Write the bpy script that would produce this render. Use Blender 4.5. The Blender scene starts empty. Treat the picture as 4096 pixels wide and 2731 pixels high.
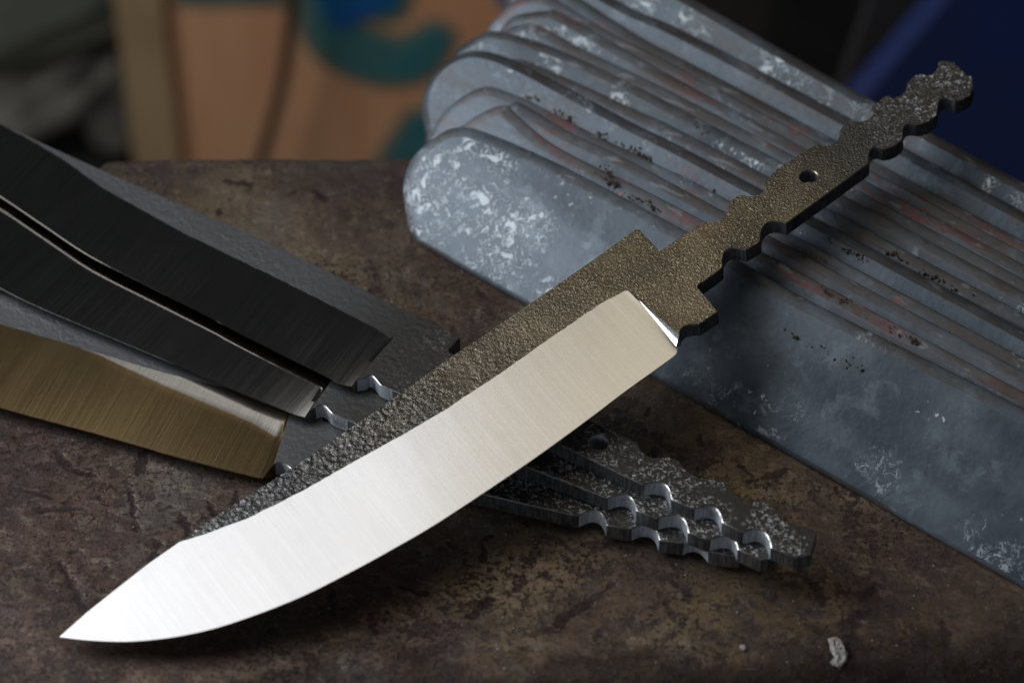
import bpy, math, random
from mathutils import Vector, Matrix, noise
from mathutils.geometry import tessellate_polygon
random.seed(7)
R = math.radians
scene = bpy.context.scene
col = scene.collection

# ---------------------------------------------------------------- camera
PITCH = R(45.0); DIST = 0.75; LENS = 100.0
cam_d = bpy.data.cameras.new("camera"); cam = bpy.data.objects.new("camera", cam_d); col.objects.link(cam)
CAM = Vector((0, -DIST * math.cos(PITCH), DIST * math.sin(PITCH)))
cam.location = CAM; cam.rotation_euler = (math.pi / 2 - PITCH, 0, 0)
cam_d.lens = LENS; cam_d.sensor_width = 36; cam_d.clip_start = 0.02; cam_d.clip_end = 60
cam_d.dof.use_dof = True; cam_d.dof.focus_distance = 0.718; cam_d.dof.aperture_fstop = 10.0
scene.camera = cam
# ---------------------------------------------------------------- world and lamps
world = bpy.data.worlds.new("World"); scene.world = world; world.use_nodes = True
bg = world.node_tree.nodes["Background"]
bg.inputs[0].default_value = (0.80, 0.88, 1.0, 1); bg.inputs[1].default_value = 0.035

def area(name, loc, target, sx, sy, power, color):
    d = bpy.data.lights.new(name, 'AREA'); d.shape = 'RECTANGLE'; d.size = sx; d.size_y = sy
    d.energy = power; d.color = color
    o = bpy.data.objects.new(name, d); col.objects.link(o); o.location = loc
    o.rotation_euler = (Vector(target) - Vector(loc)).to_track_quat('-Z', 'Y').to_euler()
    return o
area("window_light", (-0.53, 0.24, 0.85), (-0.53, 0.24, 0.0), 0.78, 0.50, 1.40, (0.97, 0.975, 1.0))
area("added_warm_light", (0.12, 0.24, 0.85), (0.12, 0.24, 0.0), 0.50, 0.50, 0.51, (1.0, 0.875, 0.65))  # added warm lamp that turns the large blade's heel reflection beige
area("doorway_light", (-0.72, 0.14, 0.46), (0.0, 0.02, 0.0), 0.55, 0.6, 6.0, (0.86, 0.93, 1.0))
area("added_front_fill", (-0.45, -0.95, 0.28), (0.0, 0.0, 0.0), 0.5, 0.3, 1.0, (0.88, 0.94, 1.0))  # added low fill lamp from the front, brightens the notch walls
scene.view_settings.view_transform = 'Standard'; scene.view_settings.look = 'None'
scene.view_settings.exposure = 0.0; scene.view_settings.gamma = 1.0
scene.render.resolution_x = 1024; scene.render.resolution_y = 682

# ---------------------------------------------------------------- measuring helpers
FPX = LENS / 36.0 * 4096.0
FWD = Vector((0, math.cos(PITCH), -math.sin(PITCH))); UP = Vector((0, math.sin(PITCH), math.cos(PITCH)))
def ray(u, v):
    return (FWD + Vector((1, 0, 0)) * ((u - 2048) / FPX) + UP * ((1365.5 - v) / FPX)).normalized()
class Plane:
    def __init__(s, p, n): s.p = Vector(p); s.n = Vector(n).normalized()
    def at(s, u, v):
        d = ray(u, v); t = (s.p - CAM).dot(s.n) / d.dot(s.n); return CAM + d * t
    def back(s, d): return Plane(s.p - s.n * d, s.n)
def flat(z): return Plane((0, 0, z), (0, 0, 1))

# ---------------------------------------------------------------- object helpers
def tag(o, label=None, cat=None, group=None, kind=None):
    if label: o["label"] = label
    if cat: o["category"] = cat
    if group: o["group"] = group
    if kind: o["kind"] = kind
    return o
def mesh_obj(name, verts, faces, mats, fmat=None, parent=None, smooth=None):
    me = bpy.data.meshes.new(name); me.from_pydata([tuple(v) for v in verts], [], faces)
    for m in mats: me.materials.append(m)
    if fmat: me.polygons.foreach_set("material_index", fmat)
    if smooth is not None:
        me.polygons.foreach_set("use_smooth", [True] * len(me.polygons))
        me.set_sharp_from_angle(angle=R(smooth))
    me.update()
    o = bpy.data.objects.new(name, me); col.objects.link(o)
    if parent: o.parent = parent
    return o
def empty(name, mat=None):
    o = bpy.data.objects.new(name, None); col.objects.link(o); o.empty_display_size = 0.01
    if mat is not None: o.matrix_world = mat
    return o

# ---------------------------------------------------------------- materials
class NT:
    def __init__(s, name):
        s.m = bpy.data.materials.new(name); s.m.use_nodes = True
        s.t = s.m.node_tree; s.n = s.t.nodes; s.l = s.t.links
        s.b = s.n["Principled BSDF"]; s.tc = s.n.new("ShaderNodeTexCoord"); s.c = s.tc.outputs["Object"]
    def link(s, a, b): s.l.new(a, b)
    def mapping(s, scale=(1, 1, 1), rot=(0, 0, 0), loc=(0, 0, 0), src=None):
        n = s.n.new("ShaderNodeMapping"); n.inputs["Scale"].default_value = scale
        n.inputs["Rotation"].default_value = rot; n.inputs["Location"].default_value = loc
        s.link(src or s.c, n.inputs[0]); return n.outputs[0]
    def noise(s, scale, detail=4, rough=0.55, src=None, dist=0.0, lac=2.0):
        n = s.n.new("ShaderNodeTexNoise"); n.inputs["Scale"].default_value = scale
        n.inputs["Detail"].default_value = detail; n.inputs["Roughness"].default_value = rough
        n.inputs["Distortion"].default_value = dist
        s.link(src or s.c, n.inputs["Vector"]); return n.outputs[0]
    def voro(s, scale, src=None, feature='F1', rand=1.0, out=0):
        n = s.n.new("ShaderNodeTexVoronoi"); n.feature = feature; n.inputs["Scale"].default_value = scale
        n.inputs["Randomness"].default_value = rand
        s.link(src or s.c, n.inputs["Vector"]); return n.outputs[out]
    def ramp(s, f, a, b, ca=0.0, cb=1.0):
        n = s.n.new("ShaderNodeMapRange"); n.interpolation_type = 'SMOOTHSTEP'
        for k, v in zip((1, 2, 3, 4), (a, b, ca, cb)): n.inputs[k].default_value = v
        s.link(f, n.inputs[0]); return n.outputs[0]
    def math(s, op, a, b=None):
        n = s.n.new("ShaderNodeMath"); n.operation = op
        for i, x in enumerate((a, b)):
            if x is None: continue
            if isinstance(x, (int, float)): n.inputs[i].default_value = x
            else: s.link(x, n.inputs[i])
        return n.outputs[0]
    def mix(s, f, a, b):
        n = s.n.new("ShaderNodeMix"); n.data_type = 'RGBA'
        for i, x in ((0, f), (6, a), (7, b)):
            if isinstance(x, (int, float)): n.inputs[i].default_value = x
            elif isinstance(x, tuple): n.inputs[i].default_value = (*x, 1)
            else: s.link(x, n.inputs[i])
        return n.outputs[2]
    def sep(s, src=None):
        n = s.n.new("ShaderNodeSeparateXYZ"); s.link(src or s.c, n.inputs[0]); return n.outputs
    def bump(s, h, strength, dist, prev=None):
        n = s.n.new("ShaderNodeBump"); n.inputs["Strength"].default_value = strength
        n.inputs["Distance"].default_value = dist; s.link(h, n.inputs["Height"])
        if prev is not None: s.link(prev, n.inputs["Normal"])
        return n.outputs[0]
    def set(s, **k):
        names = dict(color="Base Color", metal="Metallic", rough="Roughness", normal="Normal", spec="Specular IOR Level", aniso="Anisotropic")
        for a, v in k.items():
            i = s.b.inputs[names[a]]
            if isinstance(v, (int, float)): i.default_value = v
            elif isinstance(v, tuple): i.default_value = (*v, 1)
            else: s.link(v, i)
        return s.m

def mat_forged(name, near, base, tint, x0, x1, coarse, fine, depth, rough, speck, sx0, sx1, r0=None):
    """hammer/scale skin: coarse pebbling towards local x0, fine towards x1, bare specks between sx0 and sx1"""
    t = NT(name); X = t.sep()[0]
    k = t.ramp(X, x0, x1)
    wv = t.n.new("ShaderNodeVectorMath"); wv.operation = 'MULTIPLY_ADD'
    nn = t.n.new("ShaderNodeTexNoise"); nn.inputs["Scale"].default_value = coarse * 0.6; t.link(t.c, nn.inputs["Vector"])
    t.link(nn.outputs[1], wv.inputs[0]); wv.inputs[1].default_value = (1.4 / coarse,) * 3; t.link(t.c, wv.inputs[2])
    v = t.voro(coarse, src=wv.outputs[0], feature='SMOOTH_F1')
    hc = t.math('ADD', t.math('MULTIPLY', t.ramp(v, 0.8, 0.1), 0.45), t.math('MULTIPLY', t.noise(coarse * 1.0, 3, 0.55, dist=0.7), 1.2))
    hf = t.noise(fine, 3, 0.6, dist=0.2)
    hm = t.n.new("ShaderNodeMix"); hm.data_type = 'FLOAT'
    t.link(k, hm.inputs[0]); t.link(t.math('MULTIPLY', hc, 0.8), hm.inputs[2]); t.link(t.math('MULTIPLY', hf, 0.55), hm.inputs[3])
    hmod = t.math('MULTIPLY', hm.outputs[0], t.ramp(t.noise(55, 4, 0.65), 0.32, 0.62, 0.45, 1.25))
    nrm = t.bump(hmod, 1.0, depth)
    nrm = t.bump(t.noise(fine * 2.2, 2), 0.6, depth * 0.2, nrm)
    big = t.ramp(t.noise(60, 4), 0.35, 0.7)
    c = t.mix(big, base, tint)
    c = t.mix(t.ramp(hf, 0.52, 0.70), c, tuple(x * 1.9 for x in tint))
    c = t.mix(t.math('MULTIPLY', t.ramp(t.noise(28, 5, 0.7), 0.45, 0.65), 0.45), c, tuple(x * .45 for x in base))
    glint = t.math('MULTIPLY', t.ramp(t.noise(1000, 3, 0.6), 0.60, 0.66), t.ramp(t.noise(45, 3), 0.38, 0.6))
    c = t.mix(t.math('MULTIPLY', glint, 0.7), c, tuple(min(1, x * 3.0) for x in tint))  # glints painted into the skin colour as bright flecks
    c = t.mix(k, near, c)
    c = t.mix(t.math('MULTIPLY', t.ramp(X, sx0 - .035, sx0 + .01), 0.9), c, (0.085, 0.080, 0.074))
    sp = t.ramp(t.noise(1150, 2.0, 0.6, src=t.mapping((0.8, 1.0, 1), rot=(0, 0, R(25))), dist=1.2), 0.56, 0.61)
    msk = t.math('MULTIPLY', t.ramp(X, sx0, sx1), t.ramp(t.noise(90, 3), 0.34, 0.54))
    sp = t.math('MULTIPLY', t.math('MULTIPLY', sp, msk), speck)
    c = t.mix(sp, c, (0.50, 0.50, 0.51))
    met = t.ramp(sp, 0, 1, 0.8, 0.0)
    return t.set(color=c, metal=met, rough=t.ramp(k, 0, 1, r0 or rough, rough), normal=nrm)

def mat_polished(name, col_a, col_b, rough, rough2=None, brush=1.0):
    t = NT(name)
    l1 = t.noise(1.0, 3, 0.7, src=t.mapping((2600, 18, 18)))
    l2 = t.noise(1.0, 3, 0.7, src=t.mapping((30, 1500, 30), rot=(0, 0, R(4))))
    l3 = t.noise(1.0, 2, 0.6, src=t.mapping((1300, 14, 9), rot=(0, 0, R(-3))))
    sum_ = t.math('ADD', t.math('MULTIPLY', l1, 0.6), t.math('ADD', t.math('MULTIPLY', l2, 0.06), t.math('MULTIPLY', l3, 0.17)))
    big = t.noise(28, 4, 0.6, src=t.mapping((1, 0.35, 1)))
    c = t.mix(t.ramp(sum_, 0.34, 0.60), col_a, col_b)
    smudge = t.math('MULTIPLY', t.ramp(t.noise(45, 5, 0.65, src=t.mapping((1, .5, 1), loc=(2, 2, 0))), 0.50, 0.70), 0.22)
    c = t.mix(smudge, c, tuple(x * .72 for x in col_a))
    rr = t.ramp(t.math('ADD', t.math('MULTIPLY', big, 0.6), t.math('MULTIPLY', l1, 0.4)), 0.35, 0.65, rough, rough2 or rough * 1.5)
    nrm = t.bump(sum_, 0.55 * brush, 0.000012)
    scr = t.ramp(t.noise(1.0, 1, 0.5, src=t.mapping((4200, 55, 55), rot=(0, 0, R(14)))), 0.80, 0.83)
    c = t.mix(t.math('MULTIPLY', scr, 0.5), c, (0.9, 0.9, 0.9))
    return t.set(color=c, metal=1.0, rough=rr, normal=nrm)

def mat_side(name, a, b, rough=0.42):
    t = NT(name)
    n1 = t.noise(1.0, 3, 0.7, src=t.mapping((1900, 1900, 160)))
    n2 = t.noise(240, 4)
    c = t.mix(t.ramp(n1, 0.35, 0.7), a, b)
    c = t.mix(t.ramp(n2, 0.5, 0.8), c, tuple(x * .55 for x in a))
    return t.set(color=c, metal=0.8 if a[0] < .3 else 0.3, rough=rough, normal=t.bump(n1, 0.8, 0.00015))

def mat_simple(name, c, rough=0.6, metal=0.0, bump=0.0, scale=200, c2=None, spec=0.5):
    t = NT(name); n = t.noise(scale, 4)
    k = dict(color=t.mix(t.ramp(n, 0.35, 0.7), c, c2 or tuple(x * 0.7 for x in c)), rough=rough, metal=metal, spec=spec)
    if bump: k['normal'] = t.bump(n, 1.0, bump)
    return t.set(**k)

def mat_zinc(name, seed, spots, red, rim=False):
    t = NT(name); v = t.mapping(loc=(seed * 1.37, seed * 0.71, seed * 0.3))
    b = t.noise(34, 6, 0.62, src=v, dist=0.15)
    c = t.mix(t.ramp(b, 0.36, 0.64), (0.060, 0.077, 0.097), (0.110, 0.134, 0.160))
    c = t.mix(t.math('MULTIPLY', t.ramp(t.noise(90, 7, 0.74, src=v), 0.53, 0.62), 0.5), c, (0.175, 0.208, 0.24))
    c = t.mix(t.math('MULTIPLY', t.ramp(t.noise(900, 3, 0.6, src=v), 0.60, 0.74), 0.6), c, (0.06, 0.065, 0.075))
    X, Y, _ = t.sep()
    n1 = t.noise(215, 5, 0.66, src=v, dist=0.6)
    fill = t.ramp(n1, 0.575, 0.583)
    ring = t.ramp(t.math('ABSOLUTE', t.math('SUBTRACT', t.noise(270, 4, 0.62, src=v, dist=1.0), 0.50)), 0.014, 0.024, 1, 0)
    patch = t.ramp(t.noise(30, 3, 0.6, src=v, dist=0.8), 0.66 - 0.16 * spots, 0.72 - 0.16 * spots)
    if spots >= 1:
        near = t.math('MULTIPLY', t.ramp(X, 0.050, 0.034), t.ramp(t.noise(52, 4, 0.6, src=v), 0.40, 0.50))
        patch = t.math('MAXIMUM', t.math('MULTIPLY', t.math('MULTIPLY', patch, t.ramp(Y, -0.016, -0.028)), 0.5), near)
    dots = t.math('MULTIPLY', t.ramp(t.noise(480, 2, 0.5, src=v), 0.64, 0.67), t.ramp(t.noise(40, 3, src=v), 0.56, 0.64))
    white = t.math('MULTIPLY', t.math('MAXIMUM', t.math('MULTIPLY', t.math('MAXIMUM', fill, ring), patch), t.math('MULTIPLY', dots, 0.7)), 0.45 + 0.5 * min(1, spots))
    c = t.mix(white, c, (0.68, 0.75, 0.79))
    rn = t.ramp(t.noise(75, 6, 0.74, src=t.mapping((0.35, 1.3, 1), loc=(seed * 2.1, seed, 0)), dist=.2), 0.60 - .07 * red, 0.615 - .07 * red)
    rd = rn if rim else t.math('MULTIPLY', rn, t.ramp(Y, -0.007, -0.002))
    c = t.mix(t.math('MULTIPLY', rd, 0.8 * min(1, red * 1.3)), c, (0.17, 0.045, 0.045))
    if seed > 1:
        gr = t.ramp(t.noise(130, 5, 0.7, src=t.mapping((0.16, 1, 1), loc=(seed, seed, 0))), 0.46, 0.62)
        c = t.mix(t.math('MULTIPLY', gr, 0.6), c, (0.085, 0.072, 0.066))
    dirt = t.ramp(t.noise(170, 4, 0.7, src=v), 0.64, 0.72)
    c = t.mix(t.math('MULTIPLY', dirt, 0.6), c, (0.06, 0.045, 0.035))
    if rim:
        br = t.ramp(t.noise(120, 6, 0.7, src=t.mapping((0.3, 1, 1))), 0.36, 0.66)
        c = t.mix(t.math('MULTIPLY', br, 0.85), c, (0.062, 0.050, 0.044))
        worn = t.math('MULTIPLY', t.ramp(t.noise(300, 3, 0.6, src=t.mapping((0.3, 1, 1))), 0.62, 0.66), 0.35)
        c = t.mix(worn, c, (0.30, 0.32, 0.34))
    h = t.math('ADD', t.math('MULTIPLY', white, 0.9), t.math('MULTIPLY', t.noise(500, 4, src=v), 0.5))
    return t.set(color=c, metal=t.ramp(white, 0, 1, 0.30, 0.0), rough=t.ramp(b, 0.3, 0.7, 0.36, 0.50), normal=t.bump(h, 0.8, 0.00022))

def mat_table():
    t = NT("rusty_steel"); c = t.c
    a = t.n.new("ShaderNodeAttribute"); a.attribute_name = "dent"; dent = a.outputs["Fac"]
    big = t.noise(11, 5, 0.6, dist=0.4)
    base = t.mix(t.ramp(big, 0.40, 0.60), (0.135, 0.086, 0.068), (0.250, 0.185, 0.120))
    ochre = t.ramp(t.noise(14, 4, 0.6, src=t.mapping(loc=(3, 1, 0)), dist=.5), 0.47, 0.62)
    X, Y, _ = t.sep()
    # ochre film sits on the right and front of the plate, greyer bare steel with its sheen painted in on the left
    ochre = t.math('MULTIPLY', ochre, t.ramp(X, -0.06, 0.06))
    base = t.mix(t.math('MULTIPLY', ochre, 0.75), base, (0.30, 0.215, 0.10))
    grey = t.math('MULTIPLY', t.ramp(t.noise(24, 5, 0.65, src=t.mapping(loc=(9, 4, 0)), dist=.3), 0.48, 0.66), t.ramp(X, 0.03, -0.06, 0.12, 0.6))
    base = t.mix(grey, base, (0.20, 0.185, 0.17))
    med = t.noise(85, 9, 0.76)
    rust = t.ramp(med, 0.505, 0.56)
    zone = t.ramp(t.noise(17, 5, 0.65, src=t.mapping(loc=(5, 7, 0))), 0.36, 0.60)
    rust = t.math('MULTIPLY', rust, t.math('ADD', t.math('MULTIPLY', zone, 0.75), 0.25))
    base = t.mix(t.math('MULTIPLY', zone, 0.55), base, (0.085, 0.055, 0.048))
    base = t.mix(t.math('MULTIPLY', rust, 0.85), base, (0.050, 0.029, 0.027))
    clus = t.ramp(t.noise(30, 5, 0.65, src=t.mapping(loc=(2, 8, 0))), 0.40, 0.58)
    light = t.math('MULTIPLY', t.ramp(t.noise(260, 7, 0.75, src=t.mapping(loc=(4, 4, 0))), 0.53, 0.60), t.math('SUBTRACT', 1.0, t.math('MULTIPLY', zone, 0.7)))
    base = t.mix(t.math('MULTIPLY', light, 0.5), base, (0.33, 0.27, 0.205))
    fleck = t.math('MULTIPLY', t.ramp(t.noise(230, 7, 0.76), 0.525, 0.56), t.math('ADD', t.math('MULTIPLY', clus, 0.8), 0.2))
    base = t.mix(t.math('MULTIPLY', fleck, 0.85), base, (0.052, 0.031, 0.029))
    pits = t.math('MULTIPLY', t.ramp(t.noise(800, 5, 0.7), 0.56, 0.60), t.math('ADD', t.math('MULTIPLY', clus, 0.6), 0.4))
    base = t.mix(t.math('MULTIPLY', pits, 0.8), base, (0.034, 0.021, 0.020))
    dd = t.math('ADD', dent, t.math('MULTIPLY', t.math('SUBTRACT', t.noise(500, 5, 0.7), 0.5), 1.2))
    base = t.mix(t.math('MULTIPLY', t.ramp(dd, 0.25, 0.75), 0.85), base, (0.045, 0.026, 0.026))
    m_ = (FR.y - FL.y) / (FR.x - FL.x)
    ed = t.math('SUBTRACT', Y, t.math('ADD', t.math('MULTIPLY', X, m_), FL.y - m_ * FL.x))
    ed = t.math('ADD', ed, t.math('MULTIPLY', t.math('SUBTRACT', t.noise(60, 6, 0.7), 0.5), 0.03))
    base = t.mix(t.math('MULTIPLY', t.ramp(ed, 0.006, -0.003), 0.85), base, (0.035, 0.021, 0.018))  # shade of the down-rounded front edge painted into the colour
    scr = t.ramp(t.noise(1.0, 2, 0.6, src=t.mapping((40, 1600, 1), rot=(0, 0, R(33))), dist=0.0), 0.70, 0.74)
    scr2 = t.ramp(t.noise(1.0, 2, 0.6, src=t.mapping((50, 1300, 1), rot=(0, 0, R(-58))), dist=0.0), 0.71, 0.75)
    base = t.mix(t.math('MULTIPLY', t.math('MAXIMUM', scr, scr2), 0.35), base, (0.30, 0.26, 0.22))
    orange = t.math('MULTIPLY', t.ramp(t.noise(210, 3, 0.6), 0.70, 0.76), t.ramp(t.noise(26, 2), 0.5, 0.62))
    base = t.mix(orange, base, (0.22, 0.07, 0.02))
    fl = t.math('MULTIPLY', t.ramp(t.noise(1000, 2, 0.6), 0.72, 0.75), t.ramp(t.noise(40, 3), 0.4, 0.6))
    base = t.mix(t.math('MULTIPLY', fl, 0.8), base, (0.30, 0.29, 0.28))
    h = t.math('SUBTRACT', t.math('MULTIPLY', t.noise(420, 6, 0.7), 0.7), t.math('ADD', t.math('MULTIPLY', pits, 0.6), t.math('ADD', t.math('MULTIPLY', rust, 0.30), t.math('MULTIPLY', fleck, 0.45))))
    r = t.math('ADD', t.ramp(fleck, 0, 1, 0.36, 0.58), t.math('MULTIPLY', grey, -0.06))
    return t.set(color=base, metal=t.ramp(rust, 0, 1, 0.55, 0.15), rough=r, normal=t.bump(h, 1.0, 0.00032))

M = {}
M['forge_main'] = mat_forged("forged_skin_bronze", (0.13, 0.125, 0.12), (0.17, 0.135, 0.088), (0.28, 0.22, 0.14), 0.06, 0.17, 760, 1500, 0.00085, 0.28, 0.9, 0.235, 0.27, 0.22)
M['forge_dark'] = mat_forged("forged_skin_grey", (0.20, 0.203, 0.212), (0.052, 0.050, 0.049), (0.075, 0.075, 0.075), 0.205, 0.245, 700, 1000, 0.00012, 0.42, 0.95, 0.20, 0.235)
M['pol_main'] = mat_polished("satin_bright_steel", (0.82, 0.81, 0.80), (0.93, 0.925, 0.92), 0.19, 0.25)
M['pol_mid'] = mat_polished("satin_mid_steel", (0.54, 0.50, 0.44), (0.66, 0.62, 0.56), 0.19, 0.25, 0.3)
M['pol_dark'] = mat_polished("satin_dark_steel", (0.25, 0.232, 0.21), (0.36, 0.345, 0.325), 0.08, 0.13, 0.28)
M['pol_brown_refl'] = mat_polished("satin_brown_refl_steel", (0.58, 0.40, 0.19), (0.66, 0.49, 0.27), 0.15, 0.20, 0.25)  # brown reflection on the lowest blade painted into its base colour
M['side'] = mat_side("cut_side_steel", (0.10, 0.10, 0.105), (0.26, 0.27, 0.29))
M['cut'] = mat_side("fresh_cut_steel", (0.36, 0.38, 0.42), (0.60, 0.63, 0.68), 0.6)
M['cut_main'] = mat_side("old_cut_steel", (0.13, 0.135, 0.145), (0.30, 0.31, 0.34), 0.5)
M['side_main'] = mat_side("cut_side_dark", (0.07, 0.068, 0.07), (0.16, 0.16, 0.17), 0.5)
M['rim'] = mat_simple("worn_bright_rim", (0.55, 0.53, 0.50), 0.30, 1.0, 0, 900, (0.28, 0.26, 0.24))
M['rim_main'] = mat_simple("worn_bronze_rim", (0.42, 0.36, 0.25), 0.32, 1.0, 0, 900, (0.20, 0.17, 0.12))

# ---------------------------------------------------------------- 2D outline tools
def arc(p0, pm, p1, n=7):
    c = (2 * pm[0] - (p0[0] + p1[0]) / 2, 2 * pm[1] - (p0[1] + p1[1]) / 2)
    return [((1 - t) ** 2 * p0[0] + 2 * t * (1 - t) * c[0] + t * t * p1[0], (1 - t) ** 2 * p0[1] + 2 * t * (1 - t) * c[1] + t * t * p1[1], 'c' if n == 7 else '') for t in [i / n for i in range(n + 1)]]
def spline(pts, n=5):
    out = []
    P = [pts[0]] + list(pts) + [pts[-1]]
    for i in range(1, len(P) - 2):
        a, b, c, d = P[i - 1:i + 3]
        for k in range(n):
            t = k / n
            out.append(tuple(0.5 * (2 * b[j] + (c[j] - a[j]) * t + (2 * a[j] - 5 * b[j] + 4 * c[j] - d[j]) * t * t + (3 * b[j] - a[j] - 3 * c[j] + d[j]) * t ** 3) for j in (0, 1)))
    out.append(tuple(pts[-1])); return out
def resample(pts, n):
    L = [0]
    for a, b in zip(pts, pts[1:]): L.append(L[-1] + math.dist(a, b))
    out = []; j = 0
    for i in range(n):
        s = L[-1] * i / (n - 1)
        while j < len(L) - 2 and L[j + 1] < s: j += 1
        f = (s - L[j]) / max(1e-9, L[j + 1] - L[j]); a, b = pts[j], pts[j + 1]
        out.append((a[0] + (b[0] - a[0]) * f, a[1] + (b[1] - a[1]) * f))
    return out
def dedupe(pts, flags, eps):
    o, g = [], []
    pts = [tuple(p) for p in pts]
    for p, f in zip(pts, flags):
        if o and math.dist(p[:2], o[-1][:2]) < eps: g[-1] = (g[-1] and f) if isinstance(f, bool) else g[-1]; continue
        o.append(p); g.append(f)
    if math.dist(o[0][:2], o[-1][:2]) < eps: o.pop(); g.pop()
    return o, g
def area2(p): return sum(a[0] * b[1] - b[0] * a[1] for a, b in zip(p, p[1:] + p[:1])) / 2
def offset(pts, free, d):
    """move each vertex inward by d; vertices flagged False stay on the outline"""
    n = len(pts); out = []
    for i in range(n):
        a, b, c = pts[i - 1], pts[i], pts[(i + 1) % n]
        if not free[i]: out.append(b[:2]); continue
        e1 = Vector((b[0] - a[0], b[1] - a[1])).normalized(); e2 = Vector((c[0] - b[0], c[1] - b[1])).normalized()
        n1 = Vector((-e1.y, e1.x)); n2 = Vector((-e2.y, e2.x)); m = n1 + n2
        if m.length < 1e-6: m = n1
        m.normalize(); k = d * float(free[i]) / max(0.5, m.dot(n1)); out.append((b[0] + m.x * k, b[1] + m.y * k))
    return out
def prism(name, outline, free, T, profile, mats, parent, holes=(), smooth=35):
    """outline CCW in local xy, top at z=0, bottom at -T; profile = [(inset, depth)] from the top face outwards"""
    V, F, FM = [], [], []
    loops = [(outline, free)] + [(h, [True] * len(h)) for h in holes]
    tops, bots = [], []
    for pts, fr in loops:
        n = len(pts); rings = []
        for ins, dep in profile:
            q = offset(pts, fr, ins) if ins > 0 else pts
            base = len(V); V += [(p[0], p[1], -dep * float(fr[i])) for i, p in enumerate(q)]; rings.append(base)
        base = len(V); V += [(p[0], p[1], -T) for p in pts]; rings.append(base)
        for r in range(len(rings) - 1):
            a, b = rings[r], rings[r + 1]
            for i in range(n):
                j = (i + 1) % n
                if r < len(rings) - 2 and not fr[i] and not fr[j]: continue
                F.append((a + i, b + i, b + j, a + j))
                cut = (len(pts[i]) > 2 and len(pts[j]) > 2) or pts is not outline
                FM.append((3 if cut and len(mats) > 3 else 1) if r == len(rings) - 2 else 2)
        tops.append((rings[0], n)); bots.append((rings[-1], n))
    for rr, flip in ((tops, False), (bots, True)):
        idx = [b + i for b, n in rr for i in range(n)]
        polys = [[Vector(V[b + i]) for i in range(n)] for b, n in rr]
        for t in tessellate_polygon(polys):
            a, b, c = (idx[k] for k in t)
            x = (V[b][0] - V[a][0]) * (V[c][1] - V[a][1]) - (V[b][1] - V[a][1]) * (V[c][0] - V[a][0])
            if (x < 0) != flip: b, c = c, b
            F.append((a, b, c)); FM.append(0)
    return mesh_obj(name, V, F, mats, FM, parent, smooth)

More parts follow.
